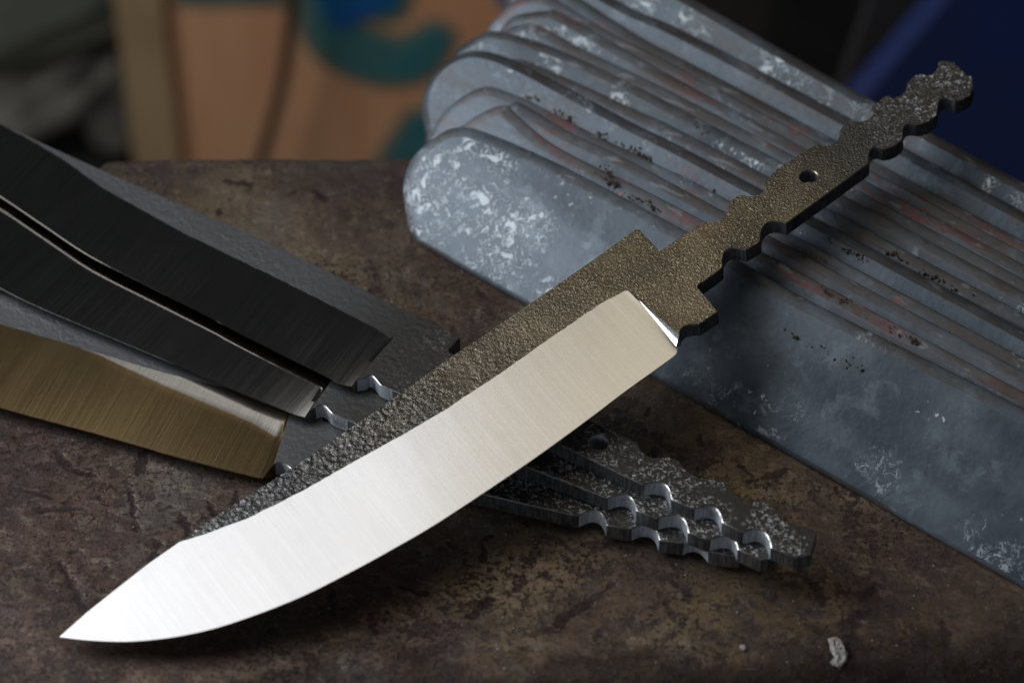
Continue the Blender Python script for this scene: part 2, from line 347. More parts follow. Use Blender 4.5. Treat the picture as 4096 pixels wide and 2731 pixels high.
# ---------------------------------------------------------------- the steel plate everything lies on
TBL = flat(0.0)
BL, BR, FR, FL = TBL.at(450, 652), TBL.at(3650, 650), TBL.at(5200, 2445), TBL.at(-2400, 2985)
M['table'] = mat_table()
def build_table():
    dents = []
    def dent(u, v, u2, v2, w, d): a, b = TBL.at(u, v), TBL.at(u2, v2); dents.append((a.x, a.y, b.x, b.y, w, d))
    for u, v, u2, v2, w, d in [(590, 1480 + 290, 560, 1880, 1.6, 1.0), (720, 2050, 760, 2140, 1.2, 0.7), (240, 2240, 330, 2420, 1.1, 1.3), (330, 2030, 150, 2040, .9, .8),
        (1180, 2060, 1260, 1980, 1.0, .8), (520, 1965, 545, 2120, 1.0, 1.2), (1330, 2350, 1335, 2450, 1.1, 1.2), (1880, 2460, 1950, 2400, 2.0, 1.5), (2190, 2520, 2350, 2410, 2.1, 1.5),
        (2350, 2400, 2450, 2340, 1.0, .7), (1930, 2180, 1935, 2240, 1.1, 1.0), (2990, 1925, 3140, 1885, 1.3, .9), (3010, 1900, 2960, 1860, .9, .7), (1600, 2345, 1700, 2380, .9, .7),
        (3380, 2640, 3420, 2500, 1.4, 1.1), (3250, 2330, 3290, 2420, 1.1, .8), (3450, 2410, 3510, 2330, 1.0, .8), (3770, 2480, 3790, 2570, 1.4, 1.3), (3500, 2440, 3380, 2490, 1.3, .8),
        (640, 2170, 600, 2260, 1.1, .9), (830, 2000, 870, 2080, 1.1, 1.0), (950, 1960, 930, 2040, .9, .7), (220, 1800, 270, 1870, 1.2, 1.1), (60, 1950, 200, 1990, .9, .7),
        (1480, 2130 + 320, 1500, 2520, .9, .7), (2700, 2330, 2760, 2380, 1.1, .9), (1250, 760, 1300, 800, 1.2, .6), (900, 720, 1000, 740, 1.3, .6), (380, 1900, 300, 1880, .9, .8)]:
        dent(u, v, u2, v2, w * 0.0010, d * 0.00017)
    rnd = random.Random(3)
    for i in range(70):
        u, v = rnd.uniform(-100, 4200), rnd.uniform(700, 2700); a = rnd.uniform(0, math.pi); L = rnd.uniform(8, 60)
        dent(u, v, u + L * math.cos(a), v + L * math.sin(a), rnd.uniform(.5, 1.1) * 0.0009, rnd.uniform(.2, .7) * 0.00018)
    NX, NY = 760, 560
    # extra rows roll over the edges: (parameter, outward distance, drop)
    def axis(n, rb, re):
        pre = [(0.0, rb * math.sin(a) if k else rb, rb * (1 - math.cos(a)) if k else 0.05) for k, a in [(0, 0)] + [(1, R(x)) for x in (90, 72, 54, 36, 18)]]
        mid = [(i / n, 0, 0) for i in range(n + 1)]
        post = [(1.0, re * math.sin(R(x)), re * (1 - math.cos(R(x)))) for x in (10, 20, 30, 40, 50, 60, 70, 80, 90)] + [(1.0, re, 0.05)]
        return pre, mid, post
    preS, midS, postS = axis(NX, 0.004, 0.004); preT, midT, postT = axis(NY, 0.0035, 0.016)
    S = [(s, -o, d) for s, o, d in preS] + midS + postS
    T_ = [(t, -o, d) for t, o, d in preT] + midT + postT
    V = []; D = []
    cells = {}
    cs = 0.01
    for di, dd in enumerate(dents):
        x0, x1 = min(dd[0], dd[2]) - .006, max(dd[0], dd[2]) + .006; y0, y1 = min(dd[1], dd[3]) - .006, max(dd[1], dd[3]) + .006
        for i in range(int(x0 // cs), int(x1 // cs) + 1):
            for j in range(int(y0 // cs), int(y1 // cs) + 1): cells.setdefault((i, j), []).append(dd)
    for t, to, td in T_:
        L, Rr = BL.lerp(FL, t), BR.lerp(FR, t)
        for s, so, sd in S:
            p = L.lerp(Rr, s)
            ux = (Rr - L).normalized(); vy = (BL.lerp(BR, s) - FL.lerp(FR, s)).normalized()
            q = p + ux * so - vy * to
            z = -max(td, sd) if (td >= .05 or sd >= .05) else -(td + sd)
            q2 = Vector((q.x, q.y, 0))
            wob = noise.noise(q2 * 60) * 0.0005 + noise.noise(q2 * 240) * 0.00016
            if td > 0 and to > 0: wob += noise.noise(q2 * 45) * 0.0025 * min(1, td / .006); 
            elif td > 0: q.y += noise.noise(q2 * 120) * 0.0007
            m = 0.0
            for x0, y0, x1, y1, w, d in cells.get((int(q.x // cs), int(q.y // cs)), ()):
                dx, dy = x1 - x0, y1 - y0; f = max(0, min(1, ((q.x - x0) * dx + (q.y - y0) * dy) / (dx * dx + dy * dy)))
                ww = w * (0.55 + 0.9 * f * (1.4 - f)) * max(0.25, 1 + 1.1 * noise.noise(q2 * 380) + .6 * noise.noise(q2 * 1000))
                g = ((q.x - x0 - dx * f) ** 2 + (q.y - y0 - dy * f) ** 2) / (ww * ww)
                if g < 6: e = math.exp(-g * g * .7 - g * .3); wob -= e * d; wob += d * .0 * math.exp(-(g - 2.2) ** 2); m = max(m, e)
            V.append((q.x, q.y, z + wob)); D.append(m)
    W = len(S); F = [(j * W + i, (j + 1) * W + i, (j + 1) * W + i + 1, j * W + i + 1) for j in range(len(T_) - 1) for i in range(W - 1)]
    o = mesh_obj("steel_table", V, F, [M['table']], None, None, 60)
    at = o.data.attributes.new("dent", 'FLOAT', 'POINT'); at.data.foreach_set("value", D)
    tag(o, "worn brown rusty steel table top lying under all the knives and bars", "table")
build_table()

# ---------------------------------------------------------------- knives
def frame(plane, p_org, p_x):
    o = plane.at(*p_org); x = (plane.at(*p_x) - o).normalized(); z = plane.n; y = z.cross(x)
    return Matrix(((x.x, y.x, z.x, o.x), (x.y, y.y, z.y, o.y), (x.z, y.z, z.z, o.z), (0, 0, 0, 1)))
def build_knife(label, plane, T, spine, UA, UB, E, plunge_outer, rest, hole, mats, edge_w=0.0003, jit=0.00016, facet=None, ends=None, group=None, cham=0.00022):
    """rest: outline from the spine's far end round the tang to the choil; UA: bevel line heel->where it meets the spine; UB: from there along the spine to the tip"""
    F0 = frame(plane, E[-1], plunge_outer[0]); inv = F0.inverted()
    def loc(p):
        q = inv @ plane.at(p[0], p[1]); return (q.x, q.y, 'c') if len(p) > 2 and p[2] == 'c' else (q.x, q.y)
    root = empty("knife_blank", F0)
    tag(root, label, "knife", group)
    ua = resample([loc(p) for p in UA], 150); nA = len(ua)
    jj = []
    for i, p in enumerate(ua):
        k = min(1, i / 6, (nA - 1 - i) / 6)
        w = (noise.noise(Vector((p[0] * 260, 3.1, 0))) * 0.6 + noise.noise(Vector((p[0] * 900, 7.7, 0))) * 1.2) * jit * k
        jj.append((p[0], p[1] + w))
    ua = jj
    ub = resample([loc(p) for p in UB], 40)
    U = ua + ub[1:]; N = len(U); e = resample(spline([loc(p) for p in E], 6), N)
    Mx = 12
    def tcol(j, sn):
        if not facet: return j / Mx
        tf = facet(sn, -1); return tf * j / 4 if j <= 4 else tf + (1 - tf) * (j - 4) / (Mx - 4)
    grid = []
    for i in range(N):
        k = 0 if i < nA else (i - nA + 1) / (N - nA)
        zu = -k * (T / 2 - edge_w / 2)
        row = []
        for j in range(Mx + 1):
            t = tcol(j, i / (N - 1)); x = U[i][0] + (e[i][0] - U[i][0]) * t; y = U[i][1] + (e[i][1] - U[i][1]) * t
            z = zu + (-(T / 2 - edge_w / 2) - zu) * t
            if facet: z += facet(i / (N - 1), t) * T
            row.append((x, y, z))
        grid.append(row)
    V, F = [], []
    facet_v = set()
    top = [[0] * (Mx + 1) for _ in range(N)]; bot = [[0] * (Mx + 1) for _ in range(N)]
    for i in range(N):
        for j in range(Mx + 1):
            top[i][j] = len(V); V.append(grid[i][j])
            if facet and j <= 4 and i < 0.31 * N: facet_v.add(top[i][j])
            bot[i][j] = len(V); x, y, z = grid[i][j]; V.append((x, y, -T - z if not facet else -T - zu_lin(i, j, N, nA, Mx, T, edge_w)))
    for i in range(N - 1):
        for j in range(Mx):
            F.append((top[i][j], top[i + 1][j], top[i + 1][j + 1], top[i][j + 1]))
            F.append((bot[i][j], bot[i][j + 1], bot[i + 1][j + 1], bot[i + 1][j]))
        F.append((top[i][Mx], top[i + 1][Mx], bot[i + 1][Mx], bot[i][Mx]))
        F.append((top[i][0], bot[i][0], bot[i + 1][0], top[i + 1][0]))
    # the plunge strip between the bevel's heel and the full-thickness shoulder
    po = resample([loc(plunge_outer[0]), loc(plunge_outer[1])], Mx + 1)
    ot = [len(V) + j for j in range(Mx + 1)]; V += [(p[0], p[1], -0.00003) for p in po]
    ob = [len(V) + j for j in range(Mx + 1)]; V += [(p[0], p[1], -T) for p in po]
    rings = [ot]
    for fz, fx in ((0.32, 0.25), (0.60, 0.50), (0.83, 0.75)):
        rg = [len(V) + j for j in range(Mx + 1)]
        for j in range(Mx + 1):
            g = grid[0][j]; q = po[j]; V.append((q[0] + (g[0] - q[0]) * fx, q[1] + (g[1] - q[1]) * fx, g[2] * fz))
        rings.append(rg)
    rings.append([top[0][j] for j in range(Mx + 1)])
    for ra, rb in zip(rings, rings[1:]):
        for j in range(Mx): F.append((ra[j], rb[j], rb[j + 1], ra[j + 1]))
    F.append(tuple([r[Mx] for r in rings] + [bot[0][Mx], ob[Mx]]))
    for j in range(Mx):
        F.append((ob[j], ob[j + 1], bot[0][j + 1], bot[0][j]))
    bev = mesh_obj("bevel", V, F, [mats[3]], None, root, 32)
    if facet:
        bev.data.materials.append(M['pol_mid']); fi = 0
        for pg in bev.data.polygons:
            vs = [V[q] for q in pg.vertices]; fcs = [q for q in pg.vertices]
            if all(q in facet_v for q in fcs): pg.material_index = 1
    # body: flats + tang
    body_px = [loc(p) for p in spine] + [loc(p) for p in rest]
    free = [True] * len(body_px)
    pts = body_px + [po[-1]] + [po[0]] + ua
    free += [False] * (2 + len(ua)); free[0] = False; free[len(body_px) - 1] = False
    pts, free = dedupe(pts, free, 0.00005)
    if area2(pts) < 0: pts.reverse(); free.reverse()
    hl = []
    if hole:
        c, hr = loc(hole[0]), hole[1]
        hl = [[(c[0] + hr * math.cos(-a), c[1] + hr * math.sin(-a)) for a in [i * 2 * math.pi / 40 for i in range(40)]]]
    prism("body", pts, free, T, [(cham, 0), (0, cham)], mats[:3] + [M['cut'] if mats[0] is not M['forge_main'] else M['cut_main']], root, hl)
    return root
def zu_lin(i, j, N, nA, Mx, T, ew):
    k = 0 if i < nA else (i - nA + 1) / (N - nA); zu = -k * (T / 2 - ew / 2); return zu + (-(T / 2 - ew / 2) - zu) * j / Mx

# main knife: plane rising from the tip on the table to the tang over the bars
def plane3(a, b, za, zb, level):
    A = flat(za).at(*a); B = flat(zb).at(*b); ax = (B - A).normalized()
    h = Vector((-ax.y, ax.x, 0)).normalized() + Vector((0, 0, level)); n = ax.cross(h.normalized()); n = n if n.z > 0 else -n
    return Plane(A, n)
KP = plane3((230, 2525), (3890, 300), 0.0062, 0.0455, 0.0)
T0 = 0.0045
main_spine = [(717, 2167), (789, 2108), (986, 1983), (1184, 1858), (1400, 1709), (1508, 1636), (1812, 1420), (2000, 1294), (2200, 1157), (2400, 1018)] + arc((2530, 924), (2551, 915), (2566, 927), 5)
main_rest = ([(2620, 983)] + arc((2624, 987), (2638, 1000), (2655, 991), 5) + [(2740, 935)] + arc((2817, 884), (2880, 880), (2915, 818)) + arc((2925, 800), (2950, 782), (2978, 779), 4)
    + arc((2987, 783), (3044, 772), (3062, 727)) + [(3102, 679), (3217, 604)] + arc((3262, 580), (3280, 576), (3290, 580), 3) + arc((3296, 581), (3345, 565), (3360, 520))
    + arc((3383, 489), (3400, 479), (3430, 484), 3) + arc((3440, 485), (3484, 468), (3503, 417)) + arc((3532, 390), (3548, 382), (3566, 388), 3)
    + arc((3574, 391), (3614, 372), (3628, 334)) + arc((3658, 303), (3675, 295), (3700, 299), 3) + arc((3712, 301), (3744, 282), (3753, 245), 6)
    + [(3790, 243), (3815, 248), (3843, 274), (3868, 301), (3888, 305), (3893, 350), (3881, 381), (3849, 400)]
    + arc((3820, 405), (3768, 395), (3751, 440)) + [(3747, 462), (3712, 488), (3684, 497)] + arc((3664, 499), (3622, 502), (3613, 542))
    + [(3609, 560), (3581, 583), (3552, 594)] + arc((3530, 596), (3487, 594), (3477, 637)) + [(3474, 655)] + [(3300, 782), (3150, 890)]
    + arc((3144, 893), (3066, 893), (3042, 960)) + [(3040, 968), (2996, 994)] + arc((2983, 1001), (2908, 1000), (2891, 1066))
    + [(2888, 1072), (2859, 1095), (2817, 1125)] + arc((2808, 1130), (2791, 1144), (2802, 1160), 5) + [(2868, 1240)] + arc((2870, 1243), (2871, 1248), (2862, 1253), 3)
    + [(2817, 1283)] + arc((2795, 1297), (2740, 1303), (2717, 1336)))
build_knife("large knife blank with bright white ground face and bronze spine lying across everything else", KP, T0,
    main_spine, [(2526, 1163), (2500, 1163), (2400, 1215), (2200, 1352), (2000, 1493), (1784, 1636), (1648, 1717), (1447, 1828), (1203, 1966), (986, 2075), (822, 2134), (717, 2167)],
    [(717, 2167), (592, 2248), (462, 2343), (342, 2432), (230, 2525)],
    [(2702, 1363), (2706, 1384), (2680, 1412), (2508, 1535), (2358, 1648), (2177, 1780), (2003, 1900), (1744, 2070), (1567, 2173), (1400, 2264), (1184, 2371), (921, 2470), (723, 2520), (526, 2543), (362, 2540), (230, 2526)],
    [(2512, 1152), (2716, 1338)], main_rest, ((3234, 707), 0.0023), [M['forge_main'], M['side_main'], M['rim_main'], M['pol_main']])

G3 = "knife blanks fanned out under the large knife"
dm = [M['forge_dark'], M['side'], M['rim'], M['pol_dark']]
TD = 0.0044
PC, PB, PA = Plane((0, 0, 0.0050), (0.0, 0.014, 1)), Plane((0, 0, 0.0098), (0, 0.010, 1)), Plane((0, 0, 0.0146), (0, 0.004, 1))
A_spine = [(-60, 466), (0, 493), (204, 588), (418, 684), (612, 768), (765, 838), (944, 910), (1200, 1028), (1508, 1184), (1820, 1336)]
A_rest = arc((1832, 1342), (1841, 1348), (1834, 1356), 3) + arc((1805, 1388), (1794, 1400), (1804, 1410), 4) + [(1900, 1456)] + arc((1960, 1485), (2000, 1520), (2060, 1530)) + [(2453, 1724)] \
    + [(2548, 1768)] + arc((2552, 1774), (2580, 1816), (2622, 1828)) + [(2678, 1828)] + arc((2712, 1840), (2744, 1876), (2790, 1910)) + [(2861, 1915)] + arc((2900, 1930), (2934, 1972), (2984, 2004)) + [(3052, 2007)] \
    + arc((3090, 2022), (3122, 2066), (3160, 2092)) + [(3215, 2099), (3269, 2126), (3242, 2218), (3181, 2228), (3087, 2190)] \
    + arc((3083, 2187), (3050, 2124), (2974, 2126)) + [(2963, 2126), (2893, 2090)] + arc((2888, 2085), (2854, 2028), (2780, 2033)) + [(2766, 2031), (2690, 1997)] + arc((2684, 1990), (2652, 1932), (2576, 1938)) \
    + [(2565, 1935), (2242, 1779), (1735, 1536), (1680, 1618), (1587, 1568)] + [(p[0], p[1], 'c') for p in spline([(1587, 1568), (1527, 1542), (1513, 1530), (1494, 1507), (1478, 1500), (1461, 1511), (1428, 1516)], 3)]
build_knife("dark grey knife blank topmost of the three crossing blades, nearest the plywood board", PA, TD, A_spine,
    [(1560, 1352), (1500, 1312), (1274, 1196), (1082, 1100), (740, 935), (408, 751), (255, 639), (100, 548), (-60, 466)], [(-60, 466), (-250, 395), (-500, 345), (-850, 330)],
    [(1405, 1523), (1365, 1513), (1274, 1469), (1087, 1376), (900, 1280), (842, 1248), (612, 1132), (357, 1001), (180, 885), (0, 764), (-200, 640), (-500, 480), (-850, 332)],
    [(1578, 1346), (1420, 1524)], A_rest, ((2396, 1768), 0.0024), dm, 0.0004, group=G3)
B_rest = [(1400, 1400), (1440, 1450), (1560, 1520), (2426, 1860), (2600, 1930), (2800, 2030), (3000, 2120), (3085, 2165), (3108, 2200), (3072, 2236), (3045, 2238), (2955, 2198)] \
    + arc((2950, 2194), (2918, 2146), (2842, 2156)) + [(2827, 2157), (2757, 2130)] + arc((2752, 2126), (2718, 2064), (2637, 2070)) + [(2623, 2072), (2550, 2043)] + arc((2545, 2038), (2508, 1980), (2433, 1992)) \
    + [(2424, 1990), (2092, 1861), (1540, 1642), (1490, 1738), (1412, 1687)] + [(p[0], p[1], 'c') for p in spline([(1412, 1687), (1340, 1659), (1321, 1647), (1302, 1626), (1284, 1619), (1262, 1628)], 3)]
build_knife("mirror-black knife blank lying between the uppermost dark blade and the brown-tinted one", PB, TD,
    [(-300, 520), (0, 690), (500, 960), (1000, 1205), (1400, 1400)][:4],
    [(1330, 1492), (1000, 1325), (700, 1180), (450, 1050), (200, 905), (0, 790), (-300, 520)], [(-300, 520), (-450, 470), (-750, 440)],
    [(1218, 1646), (1180, 1636), (1133, 1617), (995, 1561), (746, 1454), (442, 1327), (166, 1211), (0, 1130), (-200, 1010), (-480, 790), (-750, 445)],
    [(1350, 1488), (1240, 1640)], B_rest, None, dm, 0.0004, group=G3)
C_rest = [(1250, 1500), (1262, 1560), (1290, 1680), (1936, 1850), (2303, 1935), (2700, 2050), (2960, 2140), (2985, 2190), (2960, 2222), (2922, 2221), (2842, 2206)] \
    + arc((2834, 2201), (2790, 2160), (2735, 2170)) + [(2722, 2170), (2642, 2160)] + arc((2637, 2157), (2600, 2100), (2528, 2113)) + [(2514, 2116), (2431, 2100)] + arc((2426, 2096), (2388, 2042), (2317, 2060)) \
    + [(2303, 2062), (1936, 1977), (1300, 1831), (1240, 1925), (1160, 1870)] + [(p[0], p[1], 'c') for p in spline([(1160, 1870), (1147, 1860), (1122, 1849), (1100, 1852)], 3)]
def c_facet(s, t):
    k = max(0.0, 1 - s / 0.30)
    tf = max(0.02, 0.40 * k)
    if t < 0: return tf
    d = -0.095 * k
    return d * (t / tf) if t < tf else d * (1 - (t - tf) / (1 - tf))
build_knife("knife blank with satin ground face tinted for a brown reflection, lowest of the three crossing blades", PC, TD,
    [(-900, 1030), (-600, 1060), (-300, 1110), (0, 1175), (155, 1208), (600, 1325), (1000, 1430)],
    [(1150, 1638), (1050, 1588), (940, 1559), (800, 1525), (663, 1492), (497, 1443), (238, 1365), (0, 1296), (-300, 1210), (-600, 1120), (-900, 1030)], [(-900, 1030), (-1000, 1025), (-1150, 1030)],
    [(1048, 1889), (1010, 1882), (718, 1807), (387, 1713), (0, 1608), (-300, 1510), (-700, 1340), (-1000, 1170), (-1150, 1035)],
    [(1163, 1640), (1094, 1856)], C_rest, None, [M['forge_dark'], M['side'], M['rim'], M['pol_brown_refl']], 0.0004, facet=c_facet, group=G3)

# ---------------------------------------------------------------- the fan of grey bars leaning on one another
TILT = R(36)
a0, b0 = flat(0.0012).at(2090, 1210), flat(0.0012).at(4096, 2352)
Ldir = (b0 - a0).normalized(); hor = Vector((-Ldir.y, Ldir.x, 0)).normalized()
if hor.y < 0: hor = -hor
upd = hor * math.cos(TILT) + Vector((0, 0, 1)) * math.sin(TILT)
nrm = Ldir.cross(upd); nrm = nrm if nrm.z > 0 else -nrm
BP = Plane(a0, nrm)
GB = "grey zinc bars leaning on one another in a row"
def ext(pts, slope=0.535, x=4750): return pts + [(x, pts[-1][1] + slope * (x - pts[-1][0]))]
bars = [  # upper outline from the left end to the right, thickness, spots, red
 ("wide front grey bar with crusty white patches on its rounded end", [(1602, 765), (1611, 690), (1649, 615), (1720, 550), (1786, 510), (1857, 503), (1917, 518), (2054, 571), (2274, 673), (2690, 893), (2920, 1018), (3180, 1170), (3512, 1338), (4096, 1631)], 1.0, 0.0),
 ("narrow grey strip of bar showing directly behind the wide front bar", [(1740, 640), (1790, 545), (1851, 494), (1940, 440), (2018, 418), (2054, 470 - 20), (2184, 560), (2381, 667), (2810, 881)], 0.1, 0.9),
 ("thin grey bar third from the front with a bright worn rim", [(1900, 560), (1960, 470), (2040, 412), (2083, 411), (2274, 524), (2512, 637), (2899, 845)], 0.1, 0.6),
 ("grey bar with brown dirt crumbs along its upper edge", [(1700, 600), (1726, 518), (1762, 452), (1845, 381), (1940, 342), (2036, 369), (2131, 411), (2393, 545), (2661, 673), (2899, 792)], 0.1, 0.7),
 ("plain pale grey bar with broad rounded end sticking out furthest left behind the front bar", [(1690, 545), (1673, 440), (1684, 363), (1720, 286), (1786, 226), (1869, 193), (1946, 196), (2036, 226), (2184, 298), (2512, 476), (2899, 673)], 0.35, 0.2),
 ("dark edged bar just behind the broad rounded pale bar", [(1900, 300), (1960, 240), (2060, 232), (2155, 262), (2512, 423), (2899, 613)], 0.4, 0.3),
 ("grey bar with white flecks at its rounded end in the middle of the row", [(1800, 260), (1827, 190), (1917, 131), (1988, 119), (2125, 155), (2333, 238), (2899, 524)], 0.9, 0.2),
 ("mottled grey bar eighth from the front", [(1960, 220), (2000, 130), (2070, 95), (2155, 101), (2333, 196), (2899, 476)], 0.6, 0.4),
 ("smooth grey bar with dark red line on its edge ninth from the front", [(1970, 160), (2010, 95), (2065, 54), (2185, 38), (2238, 48), (2512, 202), (2899, 417)], 0.5, 0.8),
 ("pale bar whose end is cut off by the top of the picture", [(1935, 150), (1952, 107), (1994, 48), (2065, -5), (2160, -25), (2238, 6), (2363, 85), (2690, 256), (2899, 369)], 0.1, 0.9),
 ("thin dull bar third from the back of the row", [(2080, 60), (2130, -40), (2230, -60), (2333, 0), (2571, 150), (2899, 321)], 0.3, 0.5),
 ("smooth grey bar just in front of the rearmost bar", [(2100, -60), (2180, -150), (2290, -110), (2512, 20), (2899, 202)], 0.3, 0.6),
 ("rearmost grey bar with scattered white flecks along its broad face", [(2050, -160), (2100, -300), (2250, -320), (2500, -165), (2789, 0), (3497, 401), (4096, 724)], 0.9, 0.1),
]
TH = 0.0036; off = 0.0
off_list = [0, .0037, .0064, .0092, .0122, .0172, .0206, .0240, .0270, .0300, .0328, .0362, .0412]
for k, (label, up, spots, red) in enumerate(bars):
    pl = BP.back(off_list[k]); wob_t = R([0, 2, -2, 1.5, -1, 2.5, -2, 1, -1.5, 2, -2.5, 1, 0][k])
    if k:
        pp = pl.at(*up[-4]); pl = Plane(pp, Matrix.Rotation(wob_t, 3, Ldir) @ pl.n)
    th = (off_list[k + 1] - off_list[k] if k < 12 else 0.0046) - 0.0014
    up = ext(up) if k < 12 else ext(up, 0.54)
    W3 = [pl.at(*p) for p in up]
    i0 = max(range(len(up)), key=lambda i: (W3[i] - a0).dot(upd) if i < len(up) - 1 else -9)
    mid = W3[-3]
    o = W3[4] if len(W3) > 6 else W3[2]; x = (W3[-1] - W3[-3]).normalized(); z = pl.n; y = z.cross(x).normalized()
    if y.z < 0: y = -y; x = y.cross(z)
    Mx4 = Matrix(((x.x, y.x, z.x, o.x), (x.y, y.y, z.y, o.y), (x.z, y.z, z.z, o.z), (0, 0, 0, 1))); inv = Mx4.inverted()
    U2 = [((inv @ p).x, (inv @ p).y) for p in W3]
    # lower outline: rests on the table
    slope = y.z
    def low(xx): # y where z == 0.0012 (+ back face depth) in local coordinates
        base = o + x * xx; return (0.0012 + th * z.z - base.z) / slope if k else (0.0012 - base.z) / slope
    upper = spline(U2, 5)
    xr = U2[-1][0]
    if k == 0:
        lowp = [(1613, 845), (1637, 923), (1698, 1001), (1829, 1080), (2090, 1212), (2600, 1504), (3263, 1880), (4096, 2350), (4750, 2715)]
        lowl = [((inv @ pl.at(*p)).x, (inv @ pl.at(*p)).y) for p in lowp]; lower = spline(lowl, 5)
    else:
        xl, yl = U2[0]; wdt = 0.0
        lo = low(xl + 0.02)
        lower = [q[:2] for q in arc((xl, yl), (xl + 0.004, (yl * .55 + lo * .45) ), (xl + 0.022, lo), 8)][1:] + [(xr, low(xr))]
    lower = [(px, max(py, low(px))) for px, py in lower]
    pts = upper + lower[::-1]
    # wavy hand-worn outline
    q = []
    for i, (px, py) in enumerate(pts):
        w = noise.noise(Vector((px * 55 + k * 9, py * 55, k))) * 0.00007
        q.append((px, py + (w if py > low(px) + 0.004 else abs(w) * .3)))
    wts = [1.0] * len(upper) + [0.35] * len(lower); nl = len(upper)
    for i in range(8): wts[-1 - i] = 1.0 - 0.65 * i / 8
    pts, fr = dedupe(q, wts if k == 0 else [1.0] * len(q), 0.0004)
    if area2(pts) < 0: pts.reverse(); fr.reverse()
    ri = 0.0030 if k else 0.0034; rd_ = th * 0.75
    ze = mat_zinc("zinc_rim_%d" % k, k + 1, spots * .5, red, True)
    root = prism("zinc_bar", pts, fr, th, [(ri, 0), (ri * 0.62, rd_ * 0.22), (ri * .30, rd_ * 0.46), (ri * .08, rd_ * 0.74), (0, rd_)], [mat_zinc("zinc_skin_%d" % k, k + 1, spots, red), ze, ze], None, (), 24)
    root.matrix_world = Mx4
    tag(root, label, "metal bar", GB)
    zt = [round((p.z) * 1000, 1) for p in W3]
    print("BAR", k, "z top mm", zt[2], zt[-3], zt[-2], "len", round(xr, 3))
    for pp in (up[-3], (3200, 0)):
        pass
# ---------------------------------------------------------------- behind: board, cable, rubble, blue sheet, ground
g = mesh_obj("ground", [(-6, -3, -.8), (6, -3, -.8), (6, 8, -.8), (-6, 8, -.8)], [(0, 1, 2, 3)], [mat_simple("dark_earth", (0.035, 0.032, 0.028), 0.9, 0, 0.01, 9, (0.012, 0.011, 0.010))])
tag(g, "dark earth floor far below the table", kind="structure")
def box(name, parent, x0, x1, y0, y1, z0, z1, m, bevel=0.001):
    V = []; F = []
    b = bevel
    pts = [(x0, z0), (x1, z0), (x1, z1), (x0, z1)]
    ring = [(y0, b), (y0 + b, 0), (y1 - b, 0), (y1, b)]
    for yy, ins in ring:
        for px, pz in ((x0 + ins, z0 + ins), (x1 - ins, z0 + ins), (x1 - ins, z1 - ins), (x0 + ins, z1 - ins)): V.append((px, yy, pz))
    for r in range(3):
        for i in range(4): j = (i + 1) % 4; F.append((r * 4 + i, r * 4 + j, r * 4 + 4 + j, r * 4 + 4 + i))
    F.append((3, 2, 1, 0)); F.append((12, 13, 14, 15))
    return mesh_obj(name, V, F, [m], None, parent)
YB = 0.74
VP = Plane((0, YB, 0), (0, -1, 0))
pl_ = VP.at(505, 300); pr_ = VP.at(2450, 0)
def mat_ply():
    t = NT("plywood"); v = t.mapping((14, 3, 2.2))
    n = t.noise(1.0, 4, 0.6, src=v, dist=1.2)
    c = t.mix(t.ramp(n, 0.35, 0.65), (0.80, 0.37, 0.18), (0.90, 0.47, 0.25))
    return t.set(color=c, rough=0.7)
board = empty("plywood_board", Matrix.Translation((0, YB, -.8)))
tag(board, "tall orange brown plywood board with teal paint swirls standing behind the table", "board")
bx = VP.at(690, 300).x
box("panel", board, bx - 0.004, pr_.x, 0.004, 0.022, 0, 0.62, mat_ply())
bx = VP.at(690, 300).x
box("batten", board, pl_.x - 0.001, bx, -0.003, 0.0035, 0, 0.62, mat_simple("pale_wood", (0.56, 0.37, 0.19), 0.7, 0, 0, 12, (0.44, 0.27, 0.14)))
def paint(pts, m, soft=True, lift=0.0):
    P = [VP.at(*p) for p in pts]; L2 = [(p.x, p.z + .8) for p in P]
    if area2(L2) < 0: L2.reverse()
    if soft:
        for kk, dd in enumerate((0.0075, 0.004)): sheet(offset(L2, [True] * len(L2), -dd), (mo1, mo2)[kk], 0.0006 * kk)
    sheet(L2, m, 0.0012 + lift)
def sheet(L2, m, lift):
    n = len(L2); V = [(p[0], 0.0036 - lift, p[1]) for p in L2] + [(p[0], 0.0045, p[1]) for p in L2]
    F = [(i, (i + 1) % n, n + (i + 1) % n, n + i) for i in range(n)] + [tuple(t) for t in tessellate_polygon([[Vector((p[0], p[1], 0)) for p in L2]])]
    mesh_obj("painted_swirl", V, F, [m], None, board)
mo1 = mat_simple("overspray_faint", (0.40, 0.30, 0.19), 0.7); mo2 = mat_simple("overspray", (0.21, 0.24, 0.18), 0.7)
def mat_paint():
    t = NT("teal_spray_paint"); n = t.noise(11, 3, 0.6)
    c = t.mix(t.ramp(n, 0.40, 0.60), (0.03, 0.20, 0.23), (0.08, 0.21, 0.20)); Z = t.sep()[2]
    return t.set(color=c, rough=0.6)
mp = mat_paint()
mpb = mat_simple("blue_spray_paint", (0.012, 0.13, 0.42), 0.6, 0, 0, 12, (0.015, 0.16, 0.30))
paint(spline([(1225, -200), (1225, 60), (1250, 170), (1330, 260), (1470, 325), (1610, 335), (1710, 300), (1780, 200), (1780, 150), (1730, 130), (1640, 180), (1560, 185), (1480, 150), (1420, 100), (1500, 80), (1600, 50), (1630, -200)], 4), mp)
paint([(1270, -200), (1270, 20), (1320, 110), (1400, 130), (1420, 90), (1500, 66), (1580, 20), (1600, -200)], mpb, False, 0.0012)
paint([(740, -200), (740, 5), (800, 12), (1100, 8), (1110, -200)], mp)
paint([(1540, 660), (1600, 560), (1660, 480), (1720, 470), (1760, 760), (1500, 760)], mp)
paint(spline([(1950, -200), (1980, 0), (2020, 40), (2080, 40), (2100, -200)], 3), mpb, False)
